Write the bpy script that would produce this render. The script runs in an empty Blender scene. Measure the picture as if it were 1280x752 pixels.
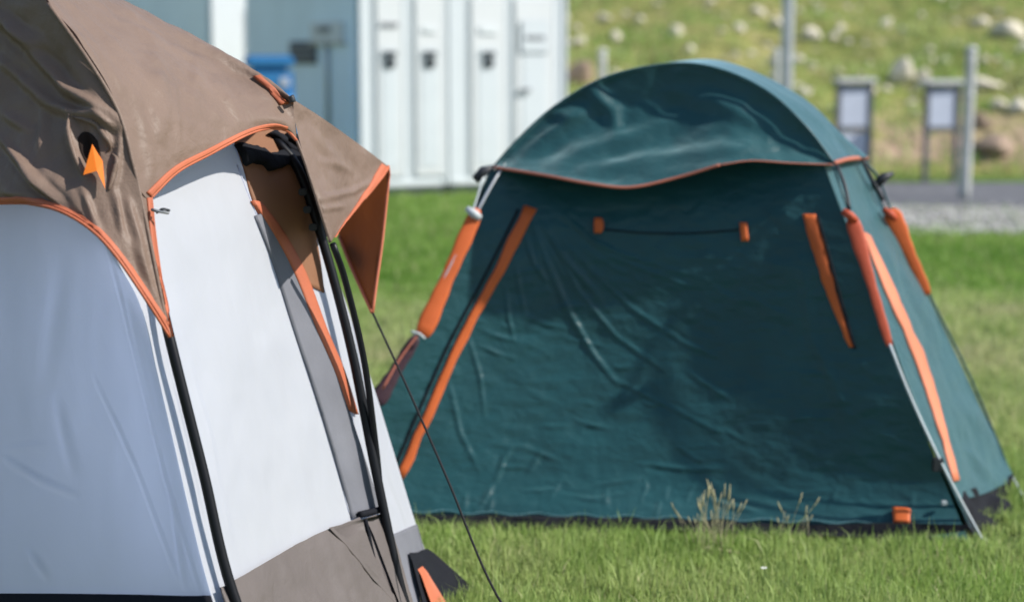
import bpy, bmesh, math, random
import numpy as np
from mathutils import Vector, noise, Matrix
from mathutils.bvhtree import BVHTree

random.seed(7); rng = np.random.default_rng(7)
scene = bpy.context.scene
col = scene.collection
R = math.radians

# ------------------------------------------------------------------ camera
LENS, SENSOR, PW, PH = 60.0, 36.0, 1280.0, 752.0
FP = PW * LENS / SENSOR
HOR = 72.0                                  # horizon row
EYE = 1.5
PITCH = math.atan((PH / 2 - HOR) / FP)
cam = bpy.data.cameras.new('camera'); cam.lens = LENS; cam.sensor_width = SENSOR; cam.sensor_fit = 'HORIZONTAL'
cam.clip_start = 0.05; cam.clip_end = 2000
cam.dof.use_dof = True; cam.dof.focus_distance = 3.95; cam.dof.aperture_fstop = 1.85
camo = bpy.data.objects.new('camera', cam); col.objects.link(camo)
camo.location = (0, 0, EYE); camo.rotation_euler = (R(90) - PITCH, 0, 0)
scene.camera = camo

# ------------------------------------------------------------------ light
SUN_EL, SUN_AZ = R(41), R(-11)                # azimuth measured from +X towards +Y
sv = Vector((math.cos(SUN_EL) * math.cos(SUN_AZ), math.cos(SUN_EL) * math.sin(SUN_AZ), math.sin(SUN_EL)))
w = bpy.data.worlds.new('World'); scene.world = w; w.use_nodes = True
nt = w.node_tree; bg = nt.nodes['Background']
sky = nt.nodes.new('ShaderNodeTexSky'); sky.sky_type = 'NISHITA'; sky.sun_disc = False
sky.sun_elevation = SUN_EL; sky.sun_rotation = math.pi / 2 - SUN_AZ
sky.dust_density = 0.7; sky.air_density = 1.0
nt.links.new(sky.outputs[0], bg.inputs[0]); bg.inputs[1].default_value = 0.115
sl = bpy.data.lights.new('sun', 'SUN'); sl.energy = 4.5; sl.angle = R(1.2); sl.color = (1, 0.95, 0.87)
so = bpy.data.objects.new('sun', sl); col.objects.link(so)
so.rotation_euler = sv.to_track_quat('Z', 'Y').to_euler()
scene.view_settings.view_transform = 'Standard'; scene.view_settings.look = 'None'
scene.view_settings.exposure = 0.58; scene.view_settings.gamma = 1.0
scene.cycles.use_denoising = True
scene.cycles.max_bounces = 8; scene.cycles.transmission_bounces = 6

# ------------------------------------------------------------------ projection helpers (photo pixel + distance <-> place)
cp, sp = math.cos(PITCH), math.sin(PITCH)
def U(a):
    """(...,3) px,py,Y -> world points"""
    a = np.asarray(a, float)
    x = (a[..., 0] - PW / 2) / FP; y = -(a[..., 1] - PH / 2) / FP
    dx = x; dy = cp + sp * y; dz = -sp + cp * y
    k = a[..., 2] / dy
    return np.stack([dx * k, a[..., 2], EYE + dz * k], -1)
def P(px, py, Y): return Vector(U((px, py, Y)))
def G(px, py, z=0.0):
    d = U((px, py, 1.0)) - np.array([0, 0, EYE])
    k = (z - EYE) / d[2]
    return Vector((d[0] * k, d[1] * k, z))
def pr(x, Y, z=0.0):
    q = np.array([x, Y, z - EYE]); f = q[1] * cp - q[2] * sp; u = q[1] * sp + q[2] * cp
    return (PW / 2 + FP * q[0] / f, PH / 2 - FP * u / f, Y)
def proj_arr(v):
    q = v - np.array([0, 0, EYE]); f = q[:, 1] * cp - q[:, 2] * sp; u = q[:, 1] * sp + q[:, 2] * cp
    return np.stack([PW / 2 + FP * q[:, 0] / f, PH / 2 - FP * u / f], -1)

def curve(pts, n):
    p = np.asarray(pts, float); m = len(p)
    if m == 1: return np.repeat(p, n, 0)
    if m == 2:
        t = np.linspace(0, 1, n)[:, None]; return p[0] * (1 - t) + p[1] * t
    e = np.vstack([2 * p[0] - p[1], p, 2 * p[-1] - p[-2]])
    out = []
    for i in range(m - 1):
        a, b, c, d = e[i:i + 4]
        t = np.linspace(0, 1, 24, endpoint=False)[:, None]
        out.append(.5 * (2 * b + (c - a) * t + (2 * a - 5 * b + 4 * c - d) * t**2 + (3 * b - a - 3 * c + d) * t**3))
    q = np.vstack(out + [p[-1:]])
    s = np.concatenate([[0], np.cumsum(np.linalg.norm(np.diff(q, axis=0), axis=1) + 1e-9)])
    k = np.linspace(0, s[-1], n)
    return np.stack([np.interp(k, s, q[:, j]) for j in range(q.shape[1])], -1)
def crs(stack, n):
    """Catmull-Rom across rows, uniform parameter: (r,c,k)->(n,c,k)"""
    p = np.asarray(stack, float); m = len(p)
    if m == 2:
        t = np.linspace(0, 1, n)[:, None, None]; return p[0] * (1 - t) + p[1] * t
    e = np.concatenate([(2 * p[0] - p[1])[None], p, (2 * p[-1] - p[-2])[None]])
    o = []
    for k in np.linspace(0, m - 1, n):
        i = min(int(k), m - 2); t = k - i
        a, b, c, d = e[i], e[i + 1], e[i + 2], e[i + 3]
        o.append(.5 * (2 * b + (c - a) * t + (2 * a - 5 * b + 4 * c - d) * t**2 + (3 * b - a - 3 * c + d) * t**3))
    return np.array(o)
def grid_px(rows, nu, nv):
    return crs([curve(r, nu) for r in rows], nv)

def seg_dist(q, line):
    """distance of pixels q to polyline and the 0..1 position along it"""
    line = np.asarray(line, float); best = np.full(len(q), 1e9); pos = np.zeros(len(q))
    L = np.linalg.norm(np.diff(line, axis=0), axis=1); tot = L.sum(); acc = 0
    for i in range(len(line) - 1):
        a, b = line[i], line[i + 1]; ab = b - a
        t = np.clip(((q - a) @ ab) / (ab @ ab), 0, 1)
        d = np.linalg.norm(q - (a + t[:, None] * ab), axis=1)
        m = d < best; best[m] = d[m]; pos[m] = ((acc + t * L[i]) / tot)[m]; acc += L[i]
    return best, pos
def grid_normals(v):
    du = np.gradient(v, axis=1); dv = np.gradient(v, axis=0)
    n = np.cross(du, dv); n /= np.linalg.norm(n, axis=-1, keepdims=True) + 1e-12
    tocam = np.array([0, 0, EYE]) - v
    f = np.sign((n * tocam).sum(-1)); s = 1 if f.sum() >= 0 else -1
    return n * s
def fnoise(v, sc, seed=0.0):
    o = np.empty(len(v))
    for i, q in enumerate(v):
        o[i] = noise.noise((q[0] * sc[0] + seed, q[1] * sc[1] + seed * .7, q[2] * sc[2]))
    return o
def cloth(rows, nu, nv, creases=(), wav=((.006, (4, 4, 4)), (.0025, (14, 14, 14))), seed=0.0, pin=True):
    """a patch of taut cloth: smooth surface through the rows, with folds and puckers as real relief"""
    g = grid_px(rows, nu, nv); v = U(g); n = grid_normals(v)
    q = g[..., :2].reshape(-1, 2); h = np.zeros(len(q)); vf = v.reshape(-1, 3)
    for amp, sc in wav: h += amp * fnoise(vf, sc, seed)
    if pin:
        uu = np.linspace(0, 1, nu); vv = np.linspace(0, 1, nv)
        e = np.minimum(1, np.minimum(uu, 1 - uu) * 14)[None, :] * np.minimum(1, np.minimum(vv, 1 - vv) * 14)[:, None]
        h *= e.reshape(-1)
    for line, amp, wd in creases:
        d, t = seg_dist(q, line); x = d / wd
        h += amp * np.sin(np.pi * np.clip(t * .9 + .05, 0, 1))**.7 * (1 - .8 * x * x) * np.exp(-x * x * .9)
    return v + n * h.reshape(nv, nu, 1)
def gfaces(nu, nv):
    i = np.arange(nv - 1)[:, None] * nu + np.arange(nu - 1)[None, :]
    return np.stack([i, i + 1, i + nu + 1, i + nu], -1).reshape(-1, 4)

# ------------------------------------------------------------------ object helpers
def tag(o, label=None, cat=None, group=None, kind=None):
    if label: o['label'] = label
    if cat: o['category'] = cat
    if group: o['group'] = group
    if kind: o['kind'] = kind
    return o
def thing(name, label, cat, loc=(0, 0, 0), rz=0, group=None):
    o = bpy.data.objects.new(name, None); col.objects.link(o); o.location = loc; o.rotation_euler = (0, 0, rz)
    o.empty_display_size = .1
    return tag(o, label, cat, group)
def mesh_fast(name, v, f):
    v = np.asarray(v, np.float32).reshape(-1, 3); f = np.asarray(f, np.int32); k = f.shape[1]
    me = bpy.data.meshes.new(name); me.vertices.add(len(v)); me.vertices.foreach_set('co', v.ravel())
    me.loops.add(f.size); me.loops.foreach_set('vertex_index', f.ravel())
    me.polygons.add(len(f)); me.polygons.foreach_set('loop_start', np.arange(0, f.size, k, dtype=np.int32))
    me.update(calc_edges=True); return me
def root_of(p):
    while p is not None and p.parent is not None: p = p.parent
    return p
def link(name, me, mat, parent=None, smooth=True, world=True):
    o = bpy.data.objects.new(name, me); col.objects.link(o)
    if mat: me.materials.append(mat)
    if smooth: me.polygons.foreach_set('use_smooth', np.ones(len(me.polygons), bool))
    if parent:
        o.parent = parent
        if world:
            r = root_of(parent); me.transform(Matrix.Translation(-r.location))
    return o
def sheet(name, v, mat, parent=None):
    nv, nu = v.shape[:2]
    return link(name, mesh_fast(name, v, gfaces(nu, nv)), mat, parent)
def bvh_of(*vs):
    verts, polys, o = [], [], 0
    for v in vs:
        nv, nu = v.shape[:2]; verts += [Vector(q) for q in v.reshape(-1, 3)]
        polys += [tuple(int(x) + o for x in q) for q in gfaces(nu, nv)]; o = len(verts)
    return BVHTree.FromPolygons(verts, polys)
O0 = Vector((0, 0, EYE))
def on(bvh, px, py, off=0.004, Y=4.0):
    p = P(px, py, 1.0); d = (p - O0).normalized()
    h, n, i, _ = bvh.ray_cast(O0, d)
    if h is None:
        h, n, i, _ = bvh.find_nearest(P(px, py, Y))
    if n.dot(O0 - h) < 0: n = -n
    return h + n * off
def decal(name, rows, nu, nv, bvh, off, mat, parent, Y=4.0, thick=0.002, bulge=0.0):
    """a strip of fabric sewn on a wall: follows the wall beneath it and has its own thickness"""
    g = grid_px(rows, nu, nv).reshape(-1, 2)
    pts = []
    for a, b in g:
        q = on(bvh, a, b, off, Y); Y = q.y; pts.append(q)
    v = np.array(pts).reshape(nv, nu, 3)
    n = grid_normals(v)
    if bulge:
        vv = np.sin(np.pi * np.linspace(0, 1, nv)); v = v + n * (bulge * vv)[:, None, None]
    b = v - n * max(thick, off * .9)
    top, bot = v.reshape(-1, 3), b.reshape(-1, 3); N = len(top)
    f = [tuple(q) for q in gfaces(nu, nv)]
    ring = [i for i in range(nu)] + [r * nu + nu - 1 for r in range(1, nv)] + [(nv - 1) * nu + i for i in range(nu - 2, -1, -1)] + [r * nu for r in range(nv - 2, 0, -1)]
    for a, c in zip(ring, ring[1:] + ring[:1]): f.append((c, a, a + N, c + N))
    return link(name, mesh_fast(name, np.vstack([top, bot]), np.array(f)), mat, parent)
def tube_vf(pts, r, n=10, closed_ends=True):
    p = np.asarray(pts, float); m = len(p); r = np.broadcast_to(np.asarray(r, float), (m,))
    t = np.gradient(p, axis=0); t /= np.linalg.norm(t, axis=1, keepdims=True) + 1e-12
    up = np.array([0.13, 0.27, .95]); a = np.cross(t, up); a /= np.linalg.norm(a, axis=1, keepdims=True) + 1e-9
    b = np.cross(t, a); ang = np.linspace(0, 2 * np.pi, n, endpoint=False)
    v = p[:, None] + r[:, None, None] * (a[:, None] * np.cos(ang)[None, :, None] + b[:, None] * np.sin(ang)[None, :, None])
    f = []
    for i in range(m - 1):
        for j in range(n): f.append((i * n + j, i * n + (j + 1) % n, (i + 1) * n + (j + 1) % n, (i + 1) * n + j))
    v = v.reshape(-1, 3)
    if closed_ends:
        v = np.vstack([v, p[0], p[-1]]); N = m * n
        for j in range(n): f.append((N, (j + 1) % n, j, N)); f.append((N + 1, (m - 1) * n + j, (m - 1) * n + (j + 1) % n, N + 1))
    return v, f
def pydata(name, v, f):
    me = bpy.data.meshes.new(name)
    f = [tuple(dict.fromkeys(int(i) for i in q)) for q in f]
    me.from_pydata([tuple(q) for q in v], [], f); me.update(); return me
def tube(name, pts, r, mat, parent=None, n=10, ns=None):
    if ns: pts = curve(pts, ns)
    v, f = tube_vf(pts, r, n)
    return link(name, pydata(name, v, f), mat, parent)
def ptube(name, px, r, mat, parent, ns=24, n=10):
    return tube(name, U(curve(px, ns)), r, mat, parent, n)
class MB:
    def __init__(s): s.v = []; s.f = []
    def add(s, v, f):
        o = len(s.v); s.v += [tuple(q) for q in v]; s.f += [tuple(i + o for i in q) for q in f]; return s
    def box(s, c, d, bev=0.0, rot=None):
        bm = bmesh.new(); bmesh.ops.create_cube(bm, size=1)
        bmesh.ops.scale(bm, vec=d, verts=bm.verts)
        if bev: bmesh.ops.bevel(bm, geom=bm.edges[:], offset=bev, segments=2, affect='EDGES')
        if rot: bmesh.ops.rotate(bm, cent=(0, 0, 0), matrix=rot, verts=bm.verts)
        bmesh.ops.translate(bm, vec=c, verts=bm.verts); bm.verts.index_update()
        s.add([q.co[:] for q in bm.verts], [[q.index for q in f.verts] for f in bm.faces]); bm.free(); return s
    def tube(s, pts, r, n=8): return s.add(*tube_vf(pts, r, n))
    def build(s, name, mat, parent=None, smooth=False, world=False):
        return link(name, pydata(name, s.v, s.f), mat, parent, smooth, world)

# ------------------------------------------------------------------ materials
def nodes(name):
    m = bpy.data.materials.new(name); m.use_nodes = True; t = m.node_tree
    return m, t, t.nodes['Principled BSDF'], t.nodes['Material Output']
def mix_col(t, fac, a, b):
    n = t.nodes.new('ShaderNodeMix'); n.data_type = 'RGBA'
    if fac is not None: t.links.new(fac, n.inputs[0])
    for i, c in ((6, a), (7, b)):
        if isinstance(c, tuple): n.inputs[i].default_value = (*c, 1)
        else: t.links.new(c, n.inputs[i])
    return n.outputs[2]
def ramp(t, src, lo, hi):
    n = t.nodes.new('ShaderNodeMapRange'); n.inputs[1].default_value = lo; n.inputs[2].default_value = hi
    t.links.new(src, n.inputs[0]); return n.outputs[0]
def tex(t, scale, detail=4, stretch=(1, 1, 1), rough=.55, coord='Object', dist=0.0, rot=(0, 0, 0)):
    c = t.nodes.new('ShaderNodeTexCoord'); mp = t.nodes.new('ShaderNodeMapping'); mp.inputs['Scale'].default_value = stretch
    mp.inputs['Rotation'].default_value = rot
    t.links.new(c.outputs[coord], mp.inputs[0]); n = t.nodes.new('ShaderNodeTexNoise')
    n.inputs['Scale'].default_value = scale; n.inputs['Detail'].default_value = detail; n.inputs['Roughness'].default_value = rough
    n.inputs['Distortion'].default_value = dist
    t.links.new(mp.outputs[0], n.inputs[0]); return n.outputs[0]
def fabric(name, c, tc, tf, rough=.55, bumps=((9, (1, 1, 1), .012, .25),), spec=.35, var=.12, sheen=0.0):
    m, t, b, out = nodes(name)
    v = ramp(t, tex(t, 5, 5), .3, .7)
    cc = mix_col(t, v, tuple(x * (1 - var) for x in c), tuple(min(1, x * (1 + var)) for x in c))
    t.links.new(cc, b.inputs['Base Color']); b.inputs['Roughness'].default_value = rough
    b.inputs['Specular IOR Level'].default_value = spec; b.inputs['Sheen Weight'].default_value = sheen; b.inputs['Sheen Roughness'].default_value = .42; b.inputs['Sheen Tint'].default_value = (.62, .88, .95, 1)
    nrm = None
    for sc, st, dist, strg in bumps:
        bu = t.nodes.new('ShaderNodeBump'); bu.inputs['Strength'].default_value = strg; bu.inputs['Distance'].default_value = dist
        t.links.new(tex(t, sc, 5, st, .6, dist=.6), bu.inputs['Height'])
        if nrm: t.links.new(nrm, bu.inputs['Normal'])
        nrm = bu.outputs[0]
    if nrm: t.links.new(nrm, b.inputs['Normal'])
    if tf > 0:
        tr = t.nodes.new('ShaderNodeBsdfTranslucent'); tr.inputs[0].default_value = (*tc, 1)
        if nrm: t.links.new(nrm, tr.inputs['Normal'])
        mx = t.nodes.new('ShaderNodeMixShader'); mx.inputs[0].default_value = tf
        t.links.new(b.outputs[0], mx.inputs[1]); t.links.new(tr.outputs[0], mx.inputs[2]); t.links.new(mx.outputs[0], out.inputs[0])
    return m
def plain(name, c, rough=.5, metal=0.0, var=.1, sc=8, bump=0.0, spec=.3):
    m, t, b, out = nodes(name)
    n = tex(t, sc, 6)
    cc = mix_col(t, ramp(t, n, .3, .7), tuple(x * (1 - var) for x in c), tuple(min(1, x * (1 + var)) for x in c))
    t.links.new(cc, b.inputs['Base Color']); b.inputs['Roughness'].default_value = rough; b.inputs['Metallic'].default_value = metal
    b.inputs['Specular IOR Level'].default_value = spec
    if bump:
        bu = t.nodes.new('ShaderNodeBump'); bu.inputs['Strength'].default_value = .5; bu.inputs['Distance'].default_value = bump
        t.links.new(n, bu.inputs['Height']); t.links.new(bu.outputs[0], b.inputs['Normal'])
    return m

M = {}
M['green'] = fabric('teal_green_nylon', (.006, .054, .064), (.02, .12, .14), .06, .38,
                    ((12, (1, 1, 1.8), .02, .30), (45, (1, 1, 2.4), .005, .18)), spec=.3, var=.12, sheen=1.0)
M['green_side'] = M['green']
M['orange'] = fabric('orange_webbing', (.62, .13, .03), (.7, .15, .03), .2, .6, ((60, (1, 1, 1), .004, .3),))
M['trim'] = fabric('coral_edge_tape', (.40, .13, .085), (.5, .15, .08), .1, .6, ((60, (1, 1, 1), .003, .3),))
M['brown'] = fabric('taupe_fly_nylon', (.165, .118, .094), (.35, .09, .025), .03, .46,
                    ((6, (1, 1, 1), .022, .4), (22, (1, 1, 1), .008, .4), (70, (1, 1, 1), .002, .3)), spec=.15, var=.1)
M['binding'] = fabric('orange_binding', (.44, .125, .062), (.6, .15, .04), .12, .6, ((80, (1, 1, 1), .003, .3),))
M['white'] = fabric('white_polyester', (.64, .655, .69), (.72, .79, 1.0), .52, .6, ((5, (1, 1, .6), .012, .25), (30, (1, 1, .5), .003, .2)), var=.02)
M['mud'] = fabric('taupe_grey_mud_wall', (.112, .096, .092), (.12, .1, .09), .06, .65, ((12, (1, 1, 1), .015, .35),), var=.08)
M['inner'] = fabric('inner_wall_painted_shade', (.27, .135, .075), (.5, .2, .07), .3, .65, ((12, (1, 1, 1), .01, .3),), var=.05)  # awning shade and orange bounce painted into the cloth colour
M['mesh'] = fabric('grey_mesh', (.16, .165, .19), (.2, .2, .22), .2, .8, ((140, (1, 1, 1), .002, .4),), var=.15)
M['black'] = fabric('black_groundsheet', (.010, .011, .015), (0, 0, 0), 0, .8, ((20, (1, 1, 1), .015, .5),), spec=.12)
M['vent'] = fabric('dark_vent_mesh', (.022, .016, .014), (0, 0, 0), 0, .9, ((120, (1, 1, 1), .003, .5),), spec=.05)
M['pole'] = plain('black_pole', (.006, .0065, .009), .4, spec=.2)
M['lining'] = fabric('orange_brown_fly_lining', (.09, .036, .017), (.26, .065, .012), .24, .7, ((7, (1, 1, 1), .02, .3),), spec=.1)
M['coral'] = fabric('coral_webbing', (.60, .19, .10), (.6, .2, .1), .1, .6, ((60, (1, 1, 1), .004, .3),))
M['tab'] = fabric('bright_orange_tab', (.85, .23, .02), (.9, .25, .02), .3, .6, ((60, (1, 1, 1), .002, .2),), var=.04)
M['silver'] = plain('silver_pole', (.5, .52, .53), .35, .7)
M['rope'] = plain('black_cord', (.012, .012, .014), .8)
M['pale_web'] = fabric('pale_webbing', (.5, .55, .58), (.4, .4, .4), .1, .6, ((60, (1, 1, 1), .003, .3),))
M['maroon'] = fabric('dark_maroon_sleeve', (.045, .02, .03), (.05, .02, .02), .05, .6, ((40, (1, 1, 1), .006, .3),))
M['red'] = fabric('red_orange_sleeve', (.42, .07, .03), (.4, .05, .02), .1, .6, ((40, (1, 1, 1), .006, .3),))
M['paint'] = plain('white_painted_steel', (.56, .605, .635), .45, var=.025, sc=3)
M['paint_door'] = plain('white_door_paint', (.60, .625, .64), .42, var=.02, sc=3)
M['paint_grey'] = plain('pale_grey_painted_steel', (.62, .66, .68), .5, var=.04, sc=2)
M['paint_sky_fill'] = plain('painted_sky_fill', (.70, .82, .90), .45, var=.05, sc=1.5)  # sky light on the cabins' shaded side, painted in as a paler blue
M['dark'] = plain('dark_plastic', (.03, .033, .04), .5)
M['label'] = plain('grey_print', (.22, .23, .25), .6)
M['blue'] = plain('blue_plastic', (.035, .19, .43), .6, var=.06)
M['post'] = plain('weathered_grey_post', (.42, .43, .42), .8, var=.25, sc=14, bump=.01)
M['galv'] = plain('galvanised_steel', (.42, .44, .45), .45, .55, var=.12)
M['frame'] = plain('slate_grey_frame', (.10, .108, .125), .6)
M['board'] = plain('pale_board_panel', (.42, .46, .55), .5, var=.06)
M['cap'] = plain('pale_board_roof', (.52, .53, .53), .6)
M['rock'] = plain('pale_lichen_rock', (.58, .53, .43), .9, var=.3, sc=5, bump=.05)
M['rock_brown'] = plain('brown_rock', (.27, .20, .15), .9, var=.35, sc=6, bump=.05)

def ground_mat():
    m, t, b, out = nodes('lawn_soil')
    a = mix_col(t, ramp(t, tex(t, 1.1, 6), .35, .65), (.10, .15, .035), (.19, .19, .075))
    a = mix_col(t, ramp(t, tex(t, 22, 6, rough=.7), .35, .7), a, (.075, .11, .03))
    t.links.new(a, b.inputs['Base Color']); b.inputs['Roughness'].default_value = .95; b.inputs['Specular IOR Level'].default_value = .1
    bu = t.nodes.new('ShaderNodeBump'); bu.inputs['Distance'].default_value = .04; bu.inputs['Strength'].default_value = .8
    t.links.new(tex(t, 40, 6), bu.inputs['Height']); t.links.new(bu.outputs[0], b.inputs['Normal'])
    return m
M['ground'] = ground_mat()
def hill_mat():
    m, t, b, out = nodes('rough_hillside')
    a = mix_col(t, ramp(t, tex(t, .9, 8, (1, .7, 1), .65), .38, .62), (.15, .195, .045), (.29, .27, .10))
    a = mix_col(t, ramp(t, tex(t, 2.6, 8, (1, .6, 1), .7), .56, .70), a, (.40, .34, .20))
    a = mix_col(t, ramp(t, tex(t, 3.2, 6, (.6, 1, 1), .6), .56, .66), a, (.075, .085, .03))
    a = mix_col(t, ramp(t, tex(t, 6.5, 5, (.8, 1, 1), .6), .63, .70), a, (.50, .43, .30))
    # bare brown earth along the foot of the slope
    c = t.nodes.new('ShaderNodeTexCoord'); s = t.nodes.new('ShaderNodeSeparateXYZ'); t.links.new(c.outputs['Object'], s.inputs[0])
    hz = ramp(t, s.outputs[2], .80, .55)
    ng = ramp(t, tex(t, .9, 6), .34, .50)
    mm = t.nodes.new('ShaderNodeMath'); mm.operation = 'MULTIPLY'; t.links.new(hz, mm.inputs[0]); t.links.new(ng, mm.inputs[1])
    hl = ramp(t, s.outputs[2], .06, .22)
    m2 = t.nodes.new('ShaderNodeMath'); m2.operation = 'MULTIPLY'; t.links.new(mm.outputs[0], m2.inputs[0]); t.links.new(hl, m2.inputs[1])
    a = mix_col(t, m2.outputs[0], a, (.40, .29, .21))
    t.links.new(a, b.inputs['Base Color']); b.inputs['Roughness'].default_value = .95; b.inputs['Specular IOR Level'].default_value = .1
    bu = t.nodes.new('ShaderNodeBump'); bu.inputs['Distance'].default_value = .25; bu.inputs['Strength'].default_value = .8
    t.links.new(tex(t, 5, 8), bu.inputs['Height']); t.links.new(bu.outputs[0], b.inputs['Normal'])
    return m
M['hill'] = hill_mat()
M['road'] = plain('dark_grey_gravel', (.11, .113, .125), .95, var=.35, sc=7, bump=.03)
M['gravel'] = plain('pale_gravel', (.33, .325, .31), .95, var=.3, sc=6, bump=.03)
def blade_mat(name, stops):
    m, t, b, out = nodes(name)
    at = t.nodes.new('ShaderNodeAttribute'); at.attribute_name = 'tone'
    cr = t.nodes.new('ShaderNodeValToRGB'); e = cr.color_ramp.elements
    e[0].position, e[0].color = stops[0][0], (*stops[0][1], 1); e[1].position, e[1].color = stops[-1][0], (*stops[-1][1], 1)
    for p_, c_ in stops[1:-1]: q = e.new(p_); q.color = (*c_, 1)
    t.links.new(at.outputs['Fac'], cr.inputs[0]); t.links.new(cr.outputs[0], b.inputs['Base Color'])
    b.inputs['Roughness'].default_value = .55; b.inputs['Specular IOR Level'].default_value = .3
    tr = t.nodes.new('ShaderNodeBsdfTranslucent'); t.links.new(cr.outputs[0], tr.inputs[0])
    mx = t.nodes.new('ShaderNodeMixShader'); mx.inputs[0].default_value = .45
    t.links.new(b.outputs[0], mx.inputs[1]); t.links.new(tr.outputs[0], mx.inputs[2]); t.links.new(mx.outputs[0], out.inputs[0])
    return m
M['blade'] = blade_mat('grass_blades', [(0, (.11, .25, .030)), (.35, (.235, .38, .080)), (.7, (.37, .46, .16)), (1, (.54, .51, .30))])
M['straw'] = plain('dry_straw', (.36, .335, .20), .8, var=.2)
M['petal'] = plain('white_petal', (.8, .8, .76), .6)

# ------------------------------------------------------------------ setting: ground, hill, road
def hill_z(x, y):
    y0 = 21.6 + .5 * math.sin(x * .35) + .25 * math.sin(x * 1.1 + 1)
    d = y - y0
    if d < 0: return -.25 + d * .1 if d < -1 else -.25 * min(1, -d)
    z = .20 * d + .42 * (1 - math.exp(-d * 1.1))
    z += .22 * noise.noise((x * .5, y * .5, 0)) * min(1, d) + .10 * noise.noise((x * 1.6, y * 1.6, 3)) * min(1, d) + .9 * noise.noise((x * .08, y * .08, 9)) * min(1, d * .1)
    return z
gm = MB(); s_ = 400
n_ = 9
gv = [(-s_ + 2 * s_ * i / (n_ - 1), -s_ + 2 * s_ * j / (n_ - 1), 0) for j in range(n_) for i in range(n_)]
tag(link('ground', pydata('ground', gv, gfaces(n_, n_)), M['ground'], smooth=False), 'short grass lawn under the tents', kind='structure')
xs = np.concatenate([np.linspace(-140, -16, 24), np.linspace(-14, 18, 150), np.linspace(20, 150, 26)])
ys = np.concatenate([np.linspace(20, 44, 130), np.linspace(45, 200, 40)])
hv = np.array([[(x, y, hill_z(x, y)) for x in xs] for y in ys])
tag(sheet('hill', hv, M['hill']), 'rough grassy hillside with stones', kind='structure')
def disc_strip(name, pts_a, pts_b, z, mat, label):
    a, b = curve(pts_a, 60), curve(pts_b, 60)
    wob = np.array([noise.noise((q[0] * 1.3, q[1] * 1.3, z * 100)) for q in a]) * .12
    wob2 = np.array([noise.noise((q[0] * 1.1, q[1] * 1.1, z * 70 + 5)) for q in b]) * .15
    a[:, 1] += wob; b[:, 1] += wob2
    rows = [np.c_[a * (1 - k) + b * k, np.full(60, z)] for k in np.linspace(0, 1, 8)]
    tag(sheet(name, np.array(rows), mat), label, kind='structure')
disc_strip('gravel_verge', [(1.6, 15.6), (3.0, 14.7), (6, 14.6), (14, 14.4), (40, 13)], [(1.5, 16.6), (3.0, 18.0), (6, 18.2), (14, 18.0), (40, 17)], .006, M['gravel'], 'pale gravel verge along the dark track')
disc_strip('road', [(1.3, 18.2), (3.0, 17.4), (6, 17.2), (14, 17.0), (40, 16)], [(1.2, 19.6), (3.0, 20.5), (6, 20.6), (14, 20.5), (40, 20)], .012, M['road'], 'dark grey gravel track below the hillside')
def pebbles():
    N = 3000
    x = rng.uniform(2.4, 11, N); y = rng.uniform(14.6, 17.3, N); s = rng.uniform(.010, .032, N)
    base = np.array([(1, 0, 0), (-1, 0, 0), (0, 1, 0), (0, -1, 0), (0, 0, .6), (0, 0, -.6)])
    fc = np.array([(0, 2, 4), (2, 1, 4), (1, 3, 4), (3, 0, 4), (2, 0, 5), (1, 2, 5), (3, 1, 5), (0, 3, 5)])
    jit = rng.uniform(.6, 1.3, (N, 6, 3)); v = base[None] * jit * s[:, None, None]
    v[..., 0] += x[:, None]; v[..., 1] += y[:, None]; v[..., 2] += .012 + .3 * s[:, None]
    f = (fc[None] + np.arange(N)[:, None, None] * 6).reshape(-1, 3)
    tag(link('gravel', mesh_fast('gravel', v, f), M['gravel'], smooth=False), 'loose grey stones strewn over the track and verge', 'gravel', kind='stuff')
pebbles()

# ------------------------------------------------------------------ green tent
GT = thing('green_tent', 'dark teal dome tent with orange straps pitched on the grass, zipped shut', 'tent', G(830, 665))
# edge curves of the front wall, (px,py,Y), from hub to ground
fl = G(408, 652); fr = G(1214, 682)
EL = [(612, 214, 5.76), (600, 262, 5.72), (560, 340, 5.65), (520, 420, 5.59), (472, 510, 5.52), (430, 600, 5.46), (408, 652, 5.42)]
ER = [(1030, 205, 5.60), (1058, 285, 5.52), (1080, 345, 5.47), (1105, 410, 5.42), (1145, 515, 5.34), (1188, 620, 5.28), (1214, 682, fr.y)]
def front_rows(nr=9, nc=9):
    L, Rr = curve(EL, nr), curve(ER, nr); rows = []
    for i in range(nr):
        t = i / (nr - 1); row = []
        for j in range(nc):
            u = j / (nc - 1); q = L[i] * (1 - u) + Rr[i] * u
            prof = math.sin(math.pi * u ** .85)
            q[2] += .15 * prof * math.sin(math.pi * (t * .80 + .03)) ** .9
            q[2] += .13 * max(0, 1 - t / .17) * math.sin(math.pi * u)
            q[1] += (1 - t) ** 3 * -30 * math.sin(math.pi * u)          # top edge rises under the cap
            q[1] += t ** 4 * 5 * math.sin(math.pi * u)
            row.append(q)
        rows.append(row)
    return rows
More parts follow.
